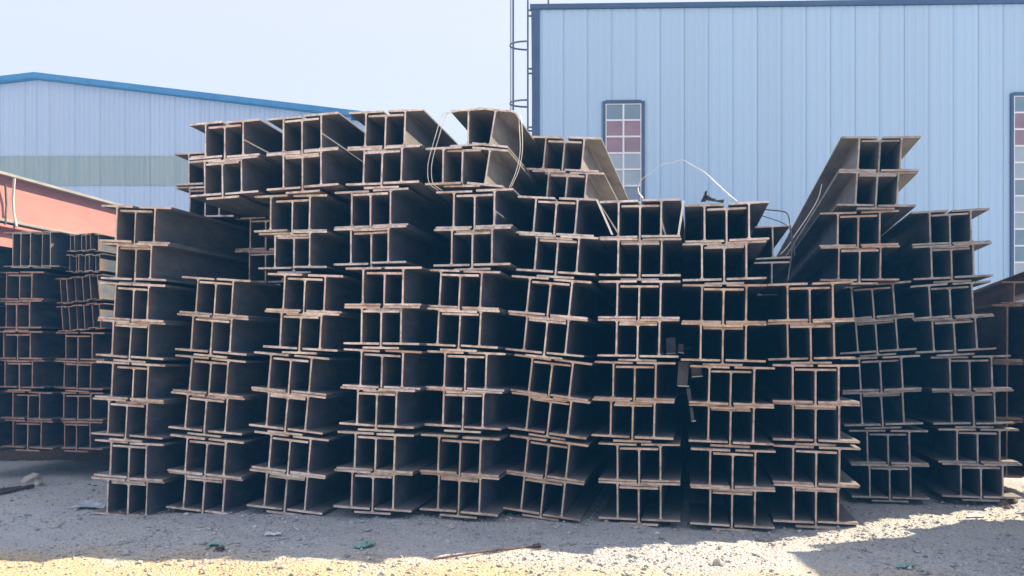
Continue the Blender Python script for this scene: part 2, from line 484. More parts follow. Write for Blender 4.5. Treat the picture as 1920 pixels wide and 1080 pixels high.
def right_building():
    D = 26.0
    c0 = P(1003, 13, D)
    ztop = c0.z
    root = obj("blue_building", None, loc=(c0.x, D, 0), label="tall pale blue corrugated warehouse with dark blue trim, behind the stacks on the right", cat="building")
    root.rotation_euler = (0, 0, R(-1.57))
    L = 24.0; DEP = 30.0
    w = 0.78; n = int(L / w)
    me = rib_panel(MB(), w, 0, ztop - 0.1, ztop - 0.1, 3, 0.010).mesh("wall_panel", [M_BLUEWALL])
    for i in range(n):
        obj("wall_panel", me, root, loc=(0.16 + i * w, 0, 0))
    mb = MB()   # what stands behind the sheets: core, side and back walls
    mb.box(0.05, L, 0.05, DEP, 0, ztop - 0.12)
    obj("building_core", mb.mesh("building_core", [M_BLUEWALL]), root)
    mb = MB(); mb.box(-0.10, 0.158, -0.06, 0.30, 0, ztop - 0.05)
    obj("corner_trim", mb.mesh("corner_trim", [M_NAVY]), root)
    mb = MB(); mb.box(-0.16, L + 0.1, -0.09, 0.1, ztop - 0.09, ztop + 0.06)
    obj("roof_edge", mb.mesh("roof_edge", [M_NAVY]), root)
    mb = MB(); mb.box(-0.12, L, 0.12, DEP, ztop - 0.11, ztop + 0.02)
    obj("roof", mb.mesh("roof", [M_NAVY]), root)
    mb = MB(); mb.tube([(0.45, 0.5, ztop), (0.45, 0.5, ztop + 1.6)], 0.035, 8)
    obj("vent_pipe", mb.mesh("vent_pipe", [M_LADDER]), root)
    # windows
    for wx, (rows, tops) in ((2.21, (13, 192)), (15.20, (13, 184))):
        wz1 = CAMH + (HZ - tops) / F * D
        ww = 1.30; ph = 0.535
        wz0 = wz1 - rows * ph - 0.1
        win = MB()
        win.box(wx - 0.02, wx + 0.07, -0.075, 0.02, wz0, wz1); win.box(wx + ww - 0.07, wx + ww + 0.04, -0.075, 0.02, wz0, wz1)
        win.box(wx + 0.071, wx + ww - 0.071, -0.075, 0.02, wz1 - 0.08, wz1 + 0.03); win.box(wx + 0.071, wx + ww - 0.071, -0.075, 0.02, wz0 - 0.02, wz0 + 0.06)
        wf = obj("window", win.mesh("window", [M_NAVY]), root)
        sl = MB(); sl.box(wx - 0.08, wx + ww + 0.10, -0.16, -0.076, wz0 - 0.06, wz0 - 0.022)
        obj("sill", sl.mesh("sill", [M_NAVY]), wf)
        bars = MB()
        x0 = wx + 0.075; x1 = wx + ww - 0.075; z1 = wz1 - 0.085; z0 = wz0 + 0.065
        xs = [x0, (x0 + x1) / 2, x1]
        for x in xs: bars.box(x - 0.028 if x != x0 else x, x + 0.028 if x != x1 else x, -0.066, -0.035, z0, z1)
        hh = (z1 - z0) / rows
        for k in range(rows + 1):
            zz = z0 + k * hh
            for a, b_ in ((xs[0] + 0.029, xs[1] - 0.029), (xs[1] + 0.029, xs[2] - 0.029)):
                bars.box(a, b_, -0.063, -0.037, max(zz - 0.026, z0), min(zz + 0.026, z1))
        obj("glazing_bars", bars.mesh("glazing_bars", [M_WHITE]), wf)
        pm = MB(); pm.box(0, xs[1] - x0 - 0.046, -0.042, -0.036, 0, hh - 0.042)
        pmeshes = {}
        for key, mt in (("g", M_GLASS), ("r", M_GLASSROSE), ("p", M_GLASSPALE)):
            pmeshes[key] = pm.mesh("pane", [mt])
        seq = "grrppgppgppgg"
        for k in range(rows):
            for cidx in range(2):
                key = seq[rows - 1 - k]
                if key != 'r' and random.random() < 0.3: key = random.choice('gp')
                pane = obj("pane", pmeshes[key], wf, loc=((xs[cidx] + 0.023), 0, z0 + k * hh + 0.021))
                pane.rotation_euler = (R(random.uniform(-1.2, 1.2)), 0, R(random.uniform(-0.9, 0.9)))
    # caged ladder on the left flank, near the front corner
    lad = obj("caged_ladder", None, loc=(c0.x + 0.03, D + 0.1, 0), label="grey caged steel ladder climbing past the left corner of the blue warehouse", cat="ladder")
    zt = ztop + 1.5
    for y in (0.0, 0.42):
        mb = MB(); mb.box(-0.28, -0.23, y, y + 0.03, 0.3, zt)
        obj("stringer", mb.mesh("stringer", [M_LADDER]), lad)
    rm = MB(); rm.tube([(-0.255, 0.03, 0), (-0.255, 0.42, 0)], 0.013, 6)
    rme = rm.mesh("rung", [M_LADDER])
    z = 0.6
    while z < zt - 0.1:
        obj("rung", rme, lad, loc=(0, 0, z)); z += 0.3
    hoops = []
    for yy in (78, 188, 298, 408, -32):
        zz = CAMH + (HZ - yy) / F * D
        pts = [(-0.24 - 0.62 * math.sin(math.pi * t / 14) , 0.225 - 0.36 * math.cos(math.pi * t / 14), zz) for t in range(15)]
        mb = MB()
        for a, b_ in zip(pts[:-1], pts[1:]):
            a = Vector(a); b_ = Vector(b_)
            n_ = (b_ - a).cross(Vector((0, 0, 1))).normalized() * 0.006
            h = Vector((0, 0, 0.03))
            mb.quad([a - h, b_ - h, b_ + h, a + h]); mb.quad([a - h + n_, a + h + n_, b_ + h + n_, b_ - h + n_])
            mb.quad([a + h, b_ + h, b_ + h + n_, a + h + n_]); mb.quad([a - h, a - h + n_, b_ - h + n_, b_ - h])
        obj("cage_hoop", mb.mesh("cage_hoop", [M_LADDER]), lad)
    for t in (4.3, 5.6, 7, 9.4, 9.9):
        x = -0.24 - 0.60 * math.sin(math.pi * t / 14); y = 0.225 - 0.345 * math.cos(math.pi * t / 14)
        mb = MB(); mb.box(x - 0.013 if t != 7 else x - 0.004, x + 0.013 if t != 7 else x + 0.004, y - 0.004, y + 0.004, 2.4, zt)
        obj("cage_bar", mb.mesh("cage_bar", [M_LADDER]), lad)
    for yy in (18, 128, 238, 348):
        zz = CAMH + (HZ - yy) / F * D
        for y in (0.0, 0.42):
            mb = MB(); mb.box(-0.228, -0.105, y, y + 0.03, zz, zz + 0.05)
            obj("wall_bracket", mb.mesh("wall_bracket", [M_LADDER]), lad)


def left_building():
    D = 42.0
    k = D / F
    pk = P(70, 150, D); slope = (208 - 140) / 570.0
    root = obj("gabled_building", None, loc=(pk.x, D, 0), label="low gabled shed with pale lilac sheet walls, grey-green band and blue roof edge", cat="building")
    half = 21.6; halfr = 17.4; DEP = 40.0
    ridge = pk.z
    zb1 = CAMH + (HZ - 293) * k; zb0 = CAMH + (HZ - 349) * k
    w = 47 * k
    nL = int(half / w)
    top = lambda x: ridge - abs(x) * slope
    off = -0.62
    shared = {}
    for i in range(-nL, nL + 1):
        x = off + i * w
        if x + w > halfr or x < -half: continue
        for nm, z0, mt in (("upper", zb1 + 0.015, M_LILACWALL), ("band", zb0 + 0.01, M_GREENBAND), ("lower", 0.0, M_LILACWALL)):
            if nm == "upper":
                if x < 0 < x + w:   # sheet under the ridge
                    mb = MB(); rib_panel(mb, -x, z0, top(x), ridge, 3, 0.02)
                    n0 = len(mb.v); rib_panel(mb, x + w, z0, ridge, top(x + w), 2, 0.02)
                    mb.v[n0:] = [(a - x, b_, c) for (a, b_, c) in mb.v[n0:]]
                else:
                    mb = rib_panel(MB(), w, z0, top(x), top(x + w), 5, 0.02)
                me = mb.mesh("wall_panel", [mt])
            else:
                if nm not in shared:
                    shared[nm] = rib_panel(MB(), w, z0, zb1 if nm == "band" else zb0, zb1 if nm == "band" else zb0, 5, 0.02 if nm == "band" else 0.018).mesh("wall_panel", [mt])
                me = shared[nm]
            obj("wall_panel", me, root, loc=(x, -0.01 if nm == "band" else 0, 0))
    mb = MB()
    pr = [(-half, 0), (halfr, 0), (halfr, top(halfr) - 0.12), (0, ridge - 0.12), (-half, top(-half) - 0.12)]
    mb.extrude(pr, 0.06, DEP, cap=0)
    obj("building_core", mb.mesh("building_core", [M_LILACWALL]), root)
    for s in (-1, 1):
        mb = MB()
        e = (halfr if s > 0 else half) + 0.4
        q = [(0, ridge + 0.02), (s * e, top(e) + 0.02), (s * e, top(e) + 0.30), (0, ridge + 0.30)]
        if s < 0: q = q[::-1]
        mb.extrude(q, -0.35, DEP, cap=0)
        obj("roof_slope", mb.mesh("roof_slope", [M_ROOFBLUE]), root)


right_building()
left_building()

# ------------------------------------------------------------------ steel beams
ORD = ["", "first", "second", "third", "fourth", "fifth", "sixth", "seventh", "eighth", "ninth", "tenth", "eleventh", "twelfth"]
MESH = {}


def beam_meshes(H, B, tw, tf, L, body, end, variant):
    key = (H, B, tw, tf, L, body.name, end.name, variant)
    if key in MESH: return MESH[key]
    c = min(0.004, tf * 0.25)
    fl = MB()
    b2 = B / 2
    fl.extrude([(-b2 + c, 0), (b2 - c, 0), (b2, c), (b2, tf - c), (b2 - c, tf), (-b2 + c, tf), (-b2, tf - c), (-b2, c)], 0, L, 0, 1, jit=0.004)
    bl, br = random.uniform(-0.004, 0.004), random.uniform(-0.004, 0.004)
    for i in range(8):
        x, y, z = fl.v[i]
        fl.v[i] = (x, y + random.uniform(-0.003, 0.003), z + (br if x > b2 * 0.8 else bl if x < -b2 * 0.8 else 0) + random.uniform(-0.0012, 0.0012))
    me_f = fl.mesh("flange", [body, end])
    t = tw / 2; r = min(0.022, B * 0.06)
    arc = [(t + r * (1 - math.sin(a)), r * (1 - math.cos(a))) for a in (0, R(30), R(60), R(90))]
    right = [(x, tf + z) for x, z in arc] + [(x, H - tf - z) for x, z in reversed(arc)]
    left = [(-x, z) for x, z in reversed(right)]
    wb = MB()
    # sides are left open where they run into the flanges
    n = len(wb.v)
    jv = [random.uniform(-0.004, 0.004) for _ in range(16)]
    prof = right + left
    for i, (x, z) in enumerate(prof): wb.v.append((x, jv[i], z))
    for (x, z) in prof: wb.v.append((x, L, z))
    k = len(prof)
    for i in list(range(7)) + list(range(8, 15)):
        wb.f.append((n + i + 1, n + i, n + k + i, n + k + i + 1)); wb.m.append(0)
    for i in range(7):
        a, b_, c_, d_ = n + i, n + i + 1, n + 14 - i, n + 15 - i
        wb.f.append((a, b_, c_, d_)); wb.m.append(1)
        wb.f.append((k + d_, k + c_, k + b_, k + a)); wb.m.append(1)
    me_w = wb.mesh("web", [body, end])
    MESH[key] = (me_f, me_w)
    return MESH[key]


def beam(mtx, H, B, tw, tf, L, label, group, tint, body=None, end=None, name="steel_beam", cat="steel beam", dust=0.06):
    """mtx: frame at the middle of the underside of the beam's near end"""
    body = body or M_STEEL; end = end or M_END
    me_f, me_w = beam_meshes(H, B, tw, tf, L, body, end, random.randrange(9))
    root = obj(name, None, label=label, cat=cat, group=group, mat=mtx)
    j = random.uniform(0.86, 1.12)
    col = (tint[0] * j, tint[1] * j * random.uniform(0.97, 1.03), tint[2] * j * random.uniform(0.94, 1.05), max(0.0, dust + random.uniform(-0.05, 0.08)))
    obj("flange", me_f, root, color=col)
    f2 = obj("flange", me_f, root, color=col, loc=(0, 0, H - tf))
    obj("web", me_w, root, color=col)
    return root


def frame(C, yaw, pitch, roll):
    return Matrix.Translation(C) @ Matrix.Rotation(-yaw, 4, 'Z') @ Matrix.Rotation(pitch, 4, 'X') @ Matrix.Rotation(roll, 4, 'Y')


HB, BB, TW, TF = 0.40, 0.40, 0.0175, 0.0225
SP = 0.223
YAW0 = math.atan((1300 - 960) / F)


def vp(px): return math.atan((px - 960) / F)


def trio(C, yaw, pitch, roll, tint, where, group, L=12.0, H=HB, B=BB, tw=TW, tf=TF, sp=SP, body=None, end=None, dust=0.06):
    """three interlocked beams: the middle one hangs two flange thicknesses lower"""
    M = frame(C, yaw, pitch, roll)
    for side, k in (("left", -1), ("middle", 0), ("right", 1)):
        dz = -H / 2 - (2 * tf if k == 0 else 0)
        loc = Matrix.Translation((k * sp + random.uniform(-0.004, 0.004), random.uniform(-0.03, 0.03) + (0.012 if k == 0 else 0), dz))
        beam(M @ loc, H, B, tw, tf, L * random.uniform(0.97, 1.0), "%s H-beam %s" % (side, where), group, tint, body, end, dust=dust)


TAN = (0.68, 0.59, 0.54)
PINK = (0.74, 0.65, 0.62)
BRN = (0.60, 0.475, 0.40)
LAV = (0.73, 0.69, 0.71)
GRY = (0.42, 0.40, 0.395)

# every bundle: centres of its upper and lower trio in the photograph (x, y), roll in degrees, distance, vanishing column, pitch, tint
COLUMNS = [
    ("first front column from left", [
        ((254, 421), (250, 490), 3.5, 8.68, 1330, 0.5, TAN), ((247.5, 567), (243, 637), 3.8, 8.62, 1310, 0.3, TAN),
        ((245, 715), (239, 784), 3.3, 8.62, 1250, 0, TAN), ((240, 862), (237, 934), 2.3, 8.58, 1200, 0, TAN)]),
    ("second front column from left", [
        ((402, 555.5), (397.5, 627), 4.2, 8.58, 1300, 0.3, TAN), ((391, 705), (386, 775), 5, 8.58, 1250, 0, TAN),
        ((386, 854), (380.5, 928), 4.5, 8.55, 1150, 0, TAN)]),
    ("third front column from left", [
        ((565, 250), (567.5, 321.6), -1, 8.62, 1300, -1.6, LAV), ((545, 400), (548, 469.6), 0.5, 8.72, 1300, -0.6, LAV),
        ((570.5, 547.5), (563, 621.7), 3.2, 8.46, 1300, 0, PINK), ((544, 701), (538, 772), 5, 8.46, 1270, 0, TAN),
        ((541.6, 850), (534.7, 923), 5, 8.45, 1230, 0, TAN)]),
    ("fourth front column from left", [
        ((720, 239), (717, 311.6), 1.5, 8.52, 1310, -1.6, LAV), ((695, 390), (693.5, 461), 0.3, 8.55, 1300, -0.6, LAV),
        ((719.7, 535.5), (714.8, 612), 1.2, 8.30, 1300, 0, PINK), ((714.8, 689.6), (705.3, 767), 2, 8.30, 1280, 0, PINK),
        ((703.4, 844), (699, 923), 1.8, 8.30, 1240, 0, TAN)]),
    ("fifth front column from left", [
        None, ((888, 389), (885, 466.7), 0.8, 8.40, 1310, -0.4, LAV),
        ((862.4, 543), (860.5, 614), 3, 8.35, 1300, 0, PINK), ((872, 692.6), (867.8, 769), 2.2, 8.35, 1290, 0, PINK),
        ((862, 850), (860.5, 929.6), 2, 8.32, 1260, 0, BRN)]),
    ("sixth front column from left", [
        ((1056.7, 288), (1061.7, 353), 5, 9.3, 1320, -0.5, PINK), ((1041.7, 401.7), (1044, 481.7), 4.8, 8.42, 1310, -0.3, LAV),
        ((1030, 558), (1023.6, 628), 6, 8.46, 1300, 0, PINK), ((1033, 708), (1029, 778), 6.5, 8.46, 1300, 0, BRN),
        ((1025.7, 859.5), (1017, 931), 6.2, 8.44, 1290, 0, BRN)]),
    ("seventh front column from left", [
        ((1199.8, 410), (1200, 487.5), 1, 8.40, 1320, 0, LAV), ((1197.9, 564), (1195.6, 636), 1.2, 8.38, 1315, 0, PINK),
        ((1189.4, 713.4), (1185.8, 786), 1, 8.38, 1310, 0, BRN), ((1197.6, 867), (1197.6, 940.8), 0, 8.36, 1310, 0, BRN)]),
    ("eighth front column from left", [
        ((1362, 415.8), (1357.6, 491), 0, 8.34, 1285, 0, LAV), ((1356.8, 570.5), (1356, 642), 1, 8.30, 1285, 0, BRN),
        ((1370.8, 723), (1370.8, 795), 1.5, 8.28, 1285, 0, BRN), ((1373.6, 878), (1373, 952), 1, 8.28, 1285, 0, BRN)]),
    ("ninth front column from left", [
        ((1649, 289), (1644.4, 354.7), 3.2, 9.15, 1330, -1.2, GRY), ((1610, 429.7), (1611, 493), 1, 9.20, 1330, -0.5, BRN),
        ((1519, 565), (1520, 639), -0.8, 8.30, 1330, 0, BRN), ((1529, 718.5), (1530, 793), 0.2, 8.28, 1335, 0, BRN),
        ((1529.7, 873), (1529.7, 945.6), 0.5, 8.28, 1335, 0, BRN)]),
    ("tenth front column from left", [
        ((1637, 564), (1644, 629), -4.2, 9.36, 1330, 0, GRY), ((1652, 699), (1654.6, 767), -3, 9.36, 1330, 0, GRY),
        ((1666.5, 837), (1669, 904), -0.8, 9.34, 1330, 0, GRY)]),
    ("rightmost full front column", [
        ((1782.5, 424.7), (1785.6, 490), -1.5, 9.33, 1340, 0, GRY), ((1783, 562.5), (1789, 627.6), -3, 9.33, 1340, 0, GRY),
        ((1821, 698), (1824.6, 767), -1.8, 9.33, 1340, 0, GRY), ((1835, 835), (1839.7, 902), -0.3, 9.32, 1335, 0, GRY)]),
]


def place_column(name, bundles, group):
    total = 2 * len(bundles)
    prev_c = None
    for bi in range(len(bundles) - 1, -1, -1):          # from the ground up
        bd = bundles[bi]
        if bd is None: continue
        (x1, y1), (x2, y2), roll, d, vx, pitch, tint = bd
        d += random.uniform(-0.02, 0.02)
        yaw = vp(vx)
        A = P(x1, y1, d); Bp = P(x2, y2, d)
        C = (A + Bp) / 2
        if prev_c is not None and abs(prev_c[1] - d) < 0.6 and abs(prev_c[0].x - C.x) < 0.45:
            need = 2 * HB + 2 * TF + 0.004
            if C.z - prev_c[0].z < need: C.z = prev_c[0].z + need
        prev_c = (C, d)
        M = frame(C, yaw, R(pitch), R(roll))
        sh = (A.x - Bp.x) / 2 - math.sin(R(roll)) * HB / 2
        n_low = total - 2 * bi - 1
        for up, n in ((1, n_low + 1), (-1, n_low)):
            Cr = M @ Vector((up * sh, 0, up * (HB / 2 + 0.0008)))
            trio(Cr, yaw, R(pitch), R(roll + random.uniform(-0.25, 0.25)), tint, "of the %s trio up, %s" % (ORD[n], name), group,
                 dust=(0.95 if name.startswith("sixth") and bi == 0 else 0.9 if name.startswith("ninth") and bi == 0 else 0.30 if (bi == 0 and n_low > 6) else 0.06))


for nm, bl in COLUMNS:
    place_column(nm, bl, "H-beams bundled in the front stack")

G_FRONT = "H-beams bundled in the front stack"
# the loose, splayed bundle on top of the fifth column
for (px, py, roll, d, where, vx, pit) in [
        (878, 239, 0.5, 8.52, "leftmost upright H-beam of the splayed topmost bundle, fifth column", 1300, -1.6),
        (924, 239, 9.5, 8.46, "tilted upper right H-beam of the splayed topmost bundle, fifth column", 1330, -1.6),
        (830.7, 311, 0.5, 8.46, "lower left H-beam of the splayed topmost bundle, fifth column", 1300, -1.6),
        (866.7, 315, 1.0, 8.48, "lower middle H-beam of the splayed topmost bundle, fifth column", 1300, -1.6),
        (914, 313, 8.5, 8.42, "tilted lower right H-beam of the splayed topmost bundle, fifth column", 1320, -1.6)]:
    M = frame(P(px, py, d), vp(vx), R(pit), R(roll)) @ Matrix.Translation((0, 0, -HB / 2))
    beam(M, HB, BB, TW, TF, 12.0, where, G_FRONT, LAV, dust=0.6)

# bundles set back behind the first two columns, and the half hidden one right of the eighth column
for where, rows in [
        ("bundle overhanging the second column", [((420.6, 261), -0.5, 8.75, 1300, -0.8, LAV), ((418, 331), -1.0, 8.75, 1300, -0.8, LAV)]),
        ("set-back bundle left of the overhanging one", [((383, 314), 0.0, 9.75, 1300, -0.3, LAV), ((383, 378), 0.5, 9.8, 1300, -0.3, LAV)]),
        ("set-back bundle above the second column", [((500, 437), 0.5, 9.75, 1300, 0, LAV), ((498, 499), 0.5, 9.75, 1300, 0, LAV)])]:
    for i, ((px, py), roll, d, vx, pit, tint) in enumerate(rows):
        trio(P(px, py, d), vp(vx), R(pit), R(roll), tint, "of the %s trio, %s" % (("upper", "lower")[i], where), "H-beams of the set-back bundles", dust=0.25)
for i, (px, py, d, rl) in enumerate([(1449, 454, 9.5, -1.0), (1447, 522, 9.45, 0.5)]):
    M = frame(P(px, py, d), vp(1290), R(-0.3), R(rl)) @ Matrix.Translation((0, 0, -HB / 2))
    beam(M, HB, BB, TW, TF, 12.0, "%s half-hidden H-beam in the notch right of the eighth column" % ("upper", "lower")[i], "H-beams of the set-back bundles", LAV, dust=0.75)

# ------------------------------------------------------------------ pile on the far left
G_LEFT = "H-beams in the left background stack"
BRN2 = (0.36, 0.24, 0.205)
for cname, rows in [
        ("leftmost background column", [(35, 535.5), (33, 589), (35, 647), (37, 701), (49, 760), (49, 814)]),
        ("background column beside the first front column", [None, None, (146, 649), (146.7, 703), (143, 761.7), (142.6, 816)])]:
    for i, r in enumerate(rows):
        if r is None: continue
        trio(P(r[0], r[1], 11.4), vp(1300), 0, R(random.uniform(0.2, 1.6)), BRN2, "of the %s trio up, %s" % (ORD[6 - i], cname), G_LEFT, L=12)
for i, r in enumerate([(-70, 486), (-72, 541), (-74, 597), (-74, 651), (-70, 709), (-68, 763), (-66, 818)]):
    trio(P(r[0], r[1], 11.3), vp(1300), 0, R(random.uniform(-0.5, 1.0)), BRN2, "of the %s trio up, cut by the left picture edge" % ORD[7 - i], G_LEFT, L=12)


def ibeam_row(px, py, d, n, H, B, tw, tf, sp, roll, where, tint):
    M = frame(P(px, py, d), vp(1300), 0, R(roll))
    for k in range(n):
        off = (k - (n - 1) / 2) * sp
        loc = Matrix.Translation((off, random.uniform(-0.03, 0.03), -H / 2 - (tf + 0.002 if k % 2 else 0)))
        mm = M @ loc @ Matrix.Rotation(R(random.uniform(-0.8, 0.8)), 4, 'Y')
        beam(mm, H, B, tw, tf, 11.0, "%s narrow I-beam from left in the %s" % (ORD[k + 1], where), "narrow I-beams on the left background stack", tint, name="narrow_beam", cat="steel beam")


ibeam_row(58, 467, 11.4, 5, 0.50, 0.31, 0.012, 0.016, 0.168, 1.5, "tall dark row atop the leftmost background column", GRY)
ibeam_row(157, 454, 11.4, 6, 0.245, 0.125, 0.008, 0.012, 0.088, 0, "topmost small row below the red girder", (0.40, 0.38, 0.38))
ibeam_row(160, 493, 11.4, 7, 0.245, 0.125, 0.008, 0.012, 0.086, 0.5, "second small row below the red girder", (0.38, 0.35, 0.35))
ibeam_row(149, 541, 11.4, 6, 0.36, 0.17, 0.010, 0.014, 0.123, -5, "upper leaning row beside the first column", BRN2)
ibeam_row(153, 594, 11.4, 6, 0.36, 0.17, 0.010, 0.014, 0.123, -4, "lower leaning row beside the first column", BRN2)

# sleepers that carry the background stack
for k, (x, y) in enumerate([(-7.4, 13.6), (-6.8, 16.6), (-6.2, 19.6)]):
    mb = MB(); mb.box(-2.2, 2.2, -0.12, 0.12, 0, 0.365)
    obj("timber_sleeper", mb.mesh("timber_sleeper", [M_TIMBER]), loc=(x, y, -0.01), label="%s dark timber sleeper under the left background stack" % ("nearest", "middle", "farthest")[k], cat="sleeper", group="sleepers under the left background stack")

# red and pale girders lying behind the left background stack
yawG = vp(1300)
for k, (ztop_, body, lab, hh) in enumerate([
        (4.96, M_RED, "red primed plate girder, topmost, sunlit behind the left background stack", 0.86),
        (4.06, M_RED, "lower red primed plate girder, mostly hidden behind the left background stack", 0.80),
        (3.22, M_PALE, "pale grey girder under the red ones behind the left background stack", 0.80)]):
    x14 = (0 - 960) / F * 14.0
    start = Vector((x14 - math.tan(yawG) * 3.5, 10.5, ztop_ - hh))
    M = frame(start, yawG, 0, 0)
    r_ = beam(M, hh, 0.34, 0.02, 0.05, 13.0, lab, "girders behind the left background stack", (0.5, 0.25, 0.2), body=body, end=body, name="plate_girder", cat="girder")
    if k == 0:
        for ch in r_.children:
            if ch.name.startswith("flange"):
                ch.data = ch.data.copy(); ch.data.materials[0] = M_SHADEGREY; ch.data.materials[1] = M_SHADEGREY  # grey puts the shade under the flange into its colour
for k in range(3):
    mb = MB(); mb.box(-0.5, 0.5, -0.15, 0.15, 0, 2.42)
    s_ = 11.6 + k * 4.5
    obj("timber_crib", mb.mesh("timber_crib", [M_TIMBER]), loc=((0 - 960) / F * 14.0 + math.tan(yawG) * (s_ - 14), s_, 0), label="%s timber crib carrying the red girders" % ("nearest", "middle", "farthest")[k], cat="crib", group="cribs under the girders")
# white tie round the red girder
mb = MB(); mb.tube([P(27, 334, 14.05), P(24, 372, 14.1), P(26, 400, 14.12), P(31, 425, 14.1)], 0.022, 6)
obj("girder_strap", mb.mesh("girder_strap", [M_PALE]), label="white strap hanging over the red girder at the left edge", cat="strap")
mb = MB(); mb.tube([P(10, 345, 13.9), P(12, 385, 13.95), P(10, 420, 13.9)], 0.018, 6)
obj("girder_chain", mb.mesh("girder_chain", [M_CABLE]), label="dark tie hanging over the red girder at the far left", cat="tie")

# ------------------------------------------------------------------ brown pile at the right edge (runs on beyond the picture)
G_RIGHT = "deep brown beams of the right edge stack"
BRN3 = (0.22, 0.15, 0.125)
for ci, (px, d, rows) in enumerate([(1888, 9.75, (624, 733, 842)), (1950, 9.7, (624, 733, 842))]):
    for k, py in enumerate(rows):
        M = frame(P(px, py, d), vp(1360), 0, R(0.4)) @ Matrix.Translation((0, random.uniform(-0.02, 0.02), -0.35))
        beam(M, 0.70, 0.34, 0.018, 0.03, 12.0, "deep brown I-beam, %s layer, %s row of the right edge stack" % (("third", "second", "lowest", "fourth", "topmost")[k], ORD[ci + 1]), G_RIGHT, BRN3, body=M_BROWN)
for k, (px, py, d, lab) in enumerate([(1893, 548, 9.75, "rusty brown beam lying on the right edge stack, its top flange catching light"), (1956, 520, 9.6, "second rusty beam on the right edge stack, cut by the picture edge")]):
    M = frame(P(px, py, d), vp(1400), R(-1.0), R(2)) @ Matrix.Translation((0.05, 0, -0.14))
    beam(M, 0.27, 0.27, 0.012, 0.018, 11.0, lab, G_RIGHT, (0.30, 0.22, 0.17), body=M_BROWN)

# neighbouring stack just outside the picture on the right; its shadow lies over the lower right corner
for ci in range(3):
    for k in range(5):
        M = Matrix.Translation((6.55 + ci * 0.40 + random.uniform(-0.04, 0.04), 3.6 + random.uniform(-0.25, 0.25), k * 0.705 + 0.02))
        beam(M, 0.70, 0.36, 0.018, 0.03, 5.35, "deep beam of the stack outside the right picture edge, %s layer, %s file" % (ORD[k + 1], ORD[ci + 1]), "beams of the stack beyond the right edge", BRN3, body=M_BROWN)

# crosswise beams added behind the front stack to keep its slots dark
for k in range(8):
    M = Matrix.Translation((1.2 + random.uniform(-0.1, 0.1), 21.3, 0.02 + k * 0.404)) @ Matrix.Rotation(R(-90), 4, 'Z')
    beam(M, HB, BB, TW, TF, 9.0, "added dark crosswise beam closing the slots from behind, %s from the ground" % ORD[k + 1], "added crosswise beams behind the front stack", GRY)

# ------------------------------------------------------------------ ties, scraps, debris
def wire(name, pts, r, mat, label, cat="wire", group=None, seg=6):
    # Catmull-Rom through the given points
    pts = [Vector(p) for p in pts]
    q = [pts[0] * 2 - pts[1]] + pts + [pts[-1] * 2 - pts[-2]]
    out = []
    for i in range(1, len(q) - 2):
        for t in np.linspace(0, 1, 7)[:-1]:
            a, b_, c, d = q[i - 1], q[i], q[i + 1], q[i + 2]
            out.append(0.5 * ((2 * b_) + (c - a) * t + (2 * a - 5 * b_ + 4 * c - d) * t * t + (3 * b_ - a - 3 * c + d) * t ** 3))
    out.append(pts[-1])
    mb = MB(); mb.tube(out, r, seg)
    return obj(name, mb.mesh(name, [mat], smooth=True), label=label, cat=cat, group=group)


for k, dx in enumerate((0, 7)):
    wire("tie_wire", [P(868 + dx, 206, 8.35), P(845 + dx, 210, 8.33), P(829 + dx, 217, 8.3), P(815 + dx, 260, 8.3), P(804 + dx, 300, 8.28), P(802 + dx, 325, 8.28), P(806 + dx, 345, 8.3), P(822 + dx, 357, 8.32)],
         0.0038, M_WIRE, "%s bright tie wire looping round the left of the splayed topmost bundle" % ("outer", "inner")[k], group="tie wires of the splayed bundle")
    wire("tie_wire", [P(955 + dx * 0.6, 208, 8.2), P(971 + dx * 0.6, 217, 8.18), P(974 + dx * 0.7, 245, 8.15), P(975 + dx * 0.6, 285, 8.15), P(968 + dx * 0.6, 320, 8.17), P(955 + dx * 0.4, 352, 8.2)],
         0.0038, M_WIRE, "%s bright tie wire bulging round the right of the splayed topmost bundle" % ("inner", "outer")[k], group="tie wires of the splayed bundle")
wire("sprung_wire", [P(1196, 350, 8.5), P(1205, 335, 8.5), P(1222, 323, 8.5), P(1241, 309, 8.5), P(1262, 305, 8.5), P(1279, 300, 8.5), P(1300, 311, 8.5), P(1321, 323, 8.5), P(1345, 345, 8.5), P(1366, 364, 8.5), P(1384, 379, 8.5)],
     0.003, M_WIRE, "sprung tie wire arching over the seventh and eighth columns against the blue wall")
wire("bent_wire", [P(1196, 352, 8.32), P(1198, 362, 8.32), P(1206, 373, 8.33)], 0.007, M_WIRE, "short white bent wire end atop the seventh column")
for pts, lab in (([P(1119, 374, 8.2), P(1148, 440, 8.2)], "slanting light strap at the left of the seventh column's top trio"),
                 ([P(1282, 376, 8.15), P(1272, 441, 8.15)], "bright strap at the right of the seventh column's top trio")):
    a, b_ = pts
    mb = MB(); w_ = Vector((0.011, 0, 0)); t_ = Vector((0, 0.003, 0))
    mb.quad([a - w_, b_ - w_, b_ + w_, a + w_]); mb.quad([a - w_ + t_, a + w_ + t_, b_ + w_ + t_, b_ - w_ + t_])
    mb.quad([a - w_, a - w_ + t_, b_ - w_ + t_, b_ - w_]); mb.quad([a + w_, b_ + w_, b_ + w_ + t_, a + w_ + t_])
    obj("steel_strap", mb.mesh("steel_strap", [M_WIRE]), label=lab, cat="strap", group="straps of the seventh column")
wire("cable", [P(1425, 388, 8.8), P(1437, 393, 8.8), P(1465, 396, 8.75), P(1477, 402, 8.7), P(1482, 425, 8.6), P(1484, 450, 8.5), P(1484, 480, 8.45), P(1480, 505, 8.4), P(1477, 526, 8.4)],
     0.007, M_CABLE, "dark looped cable hanging in the notch between the eighth and ninth columns")
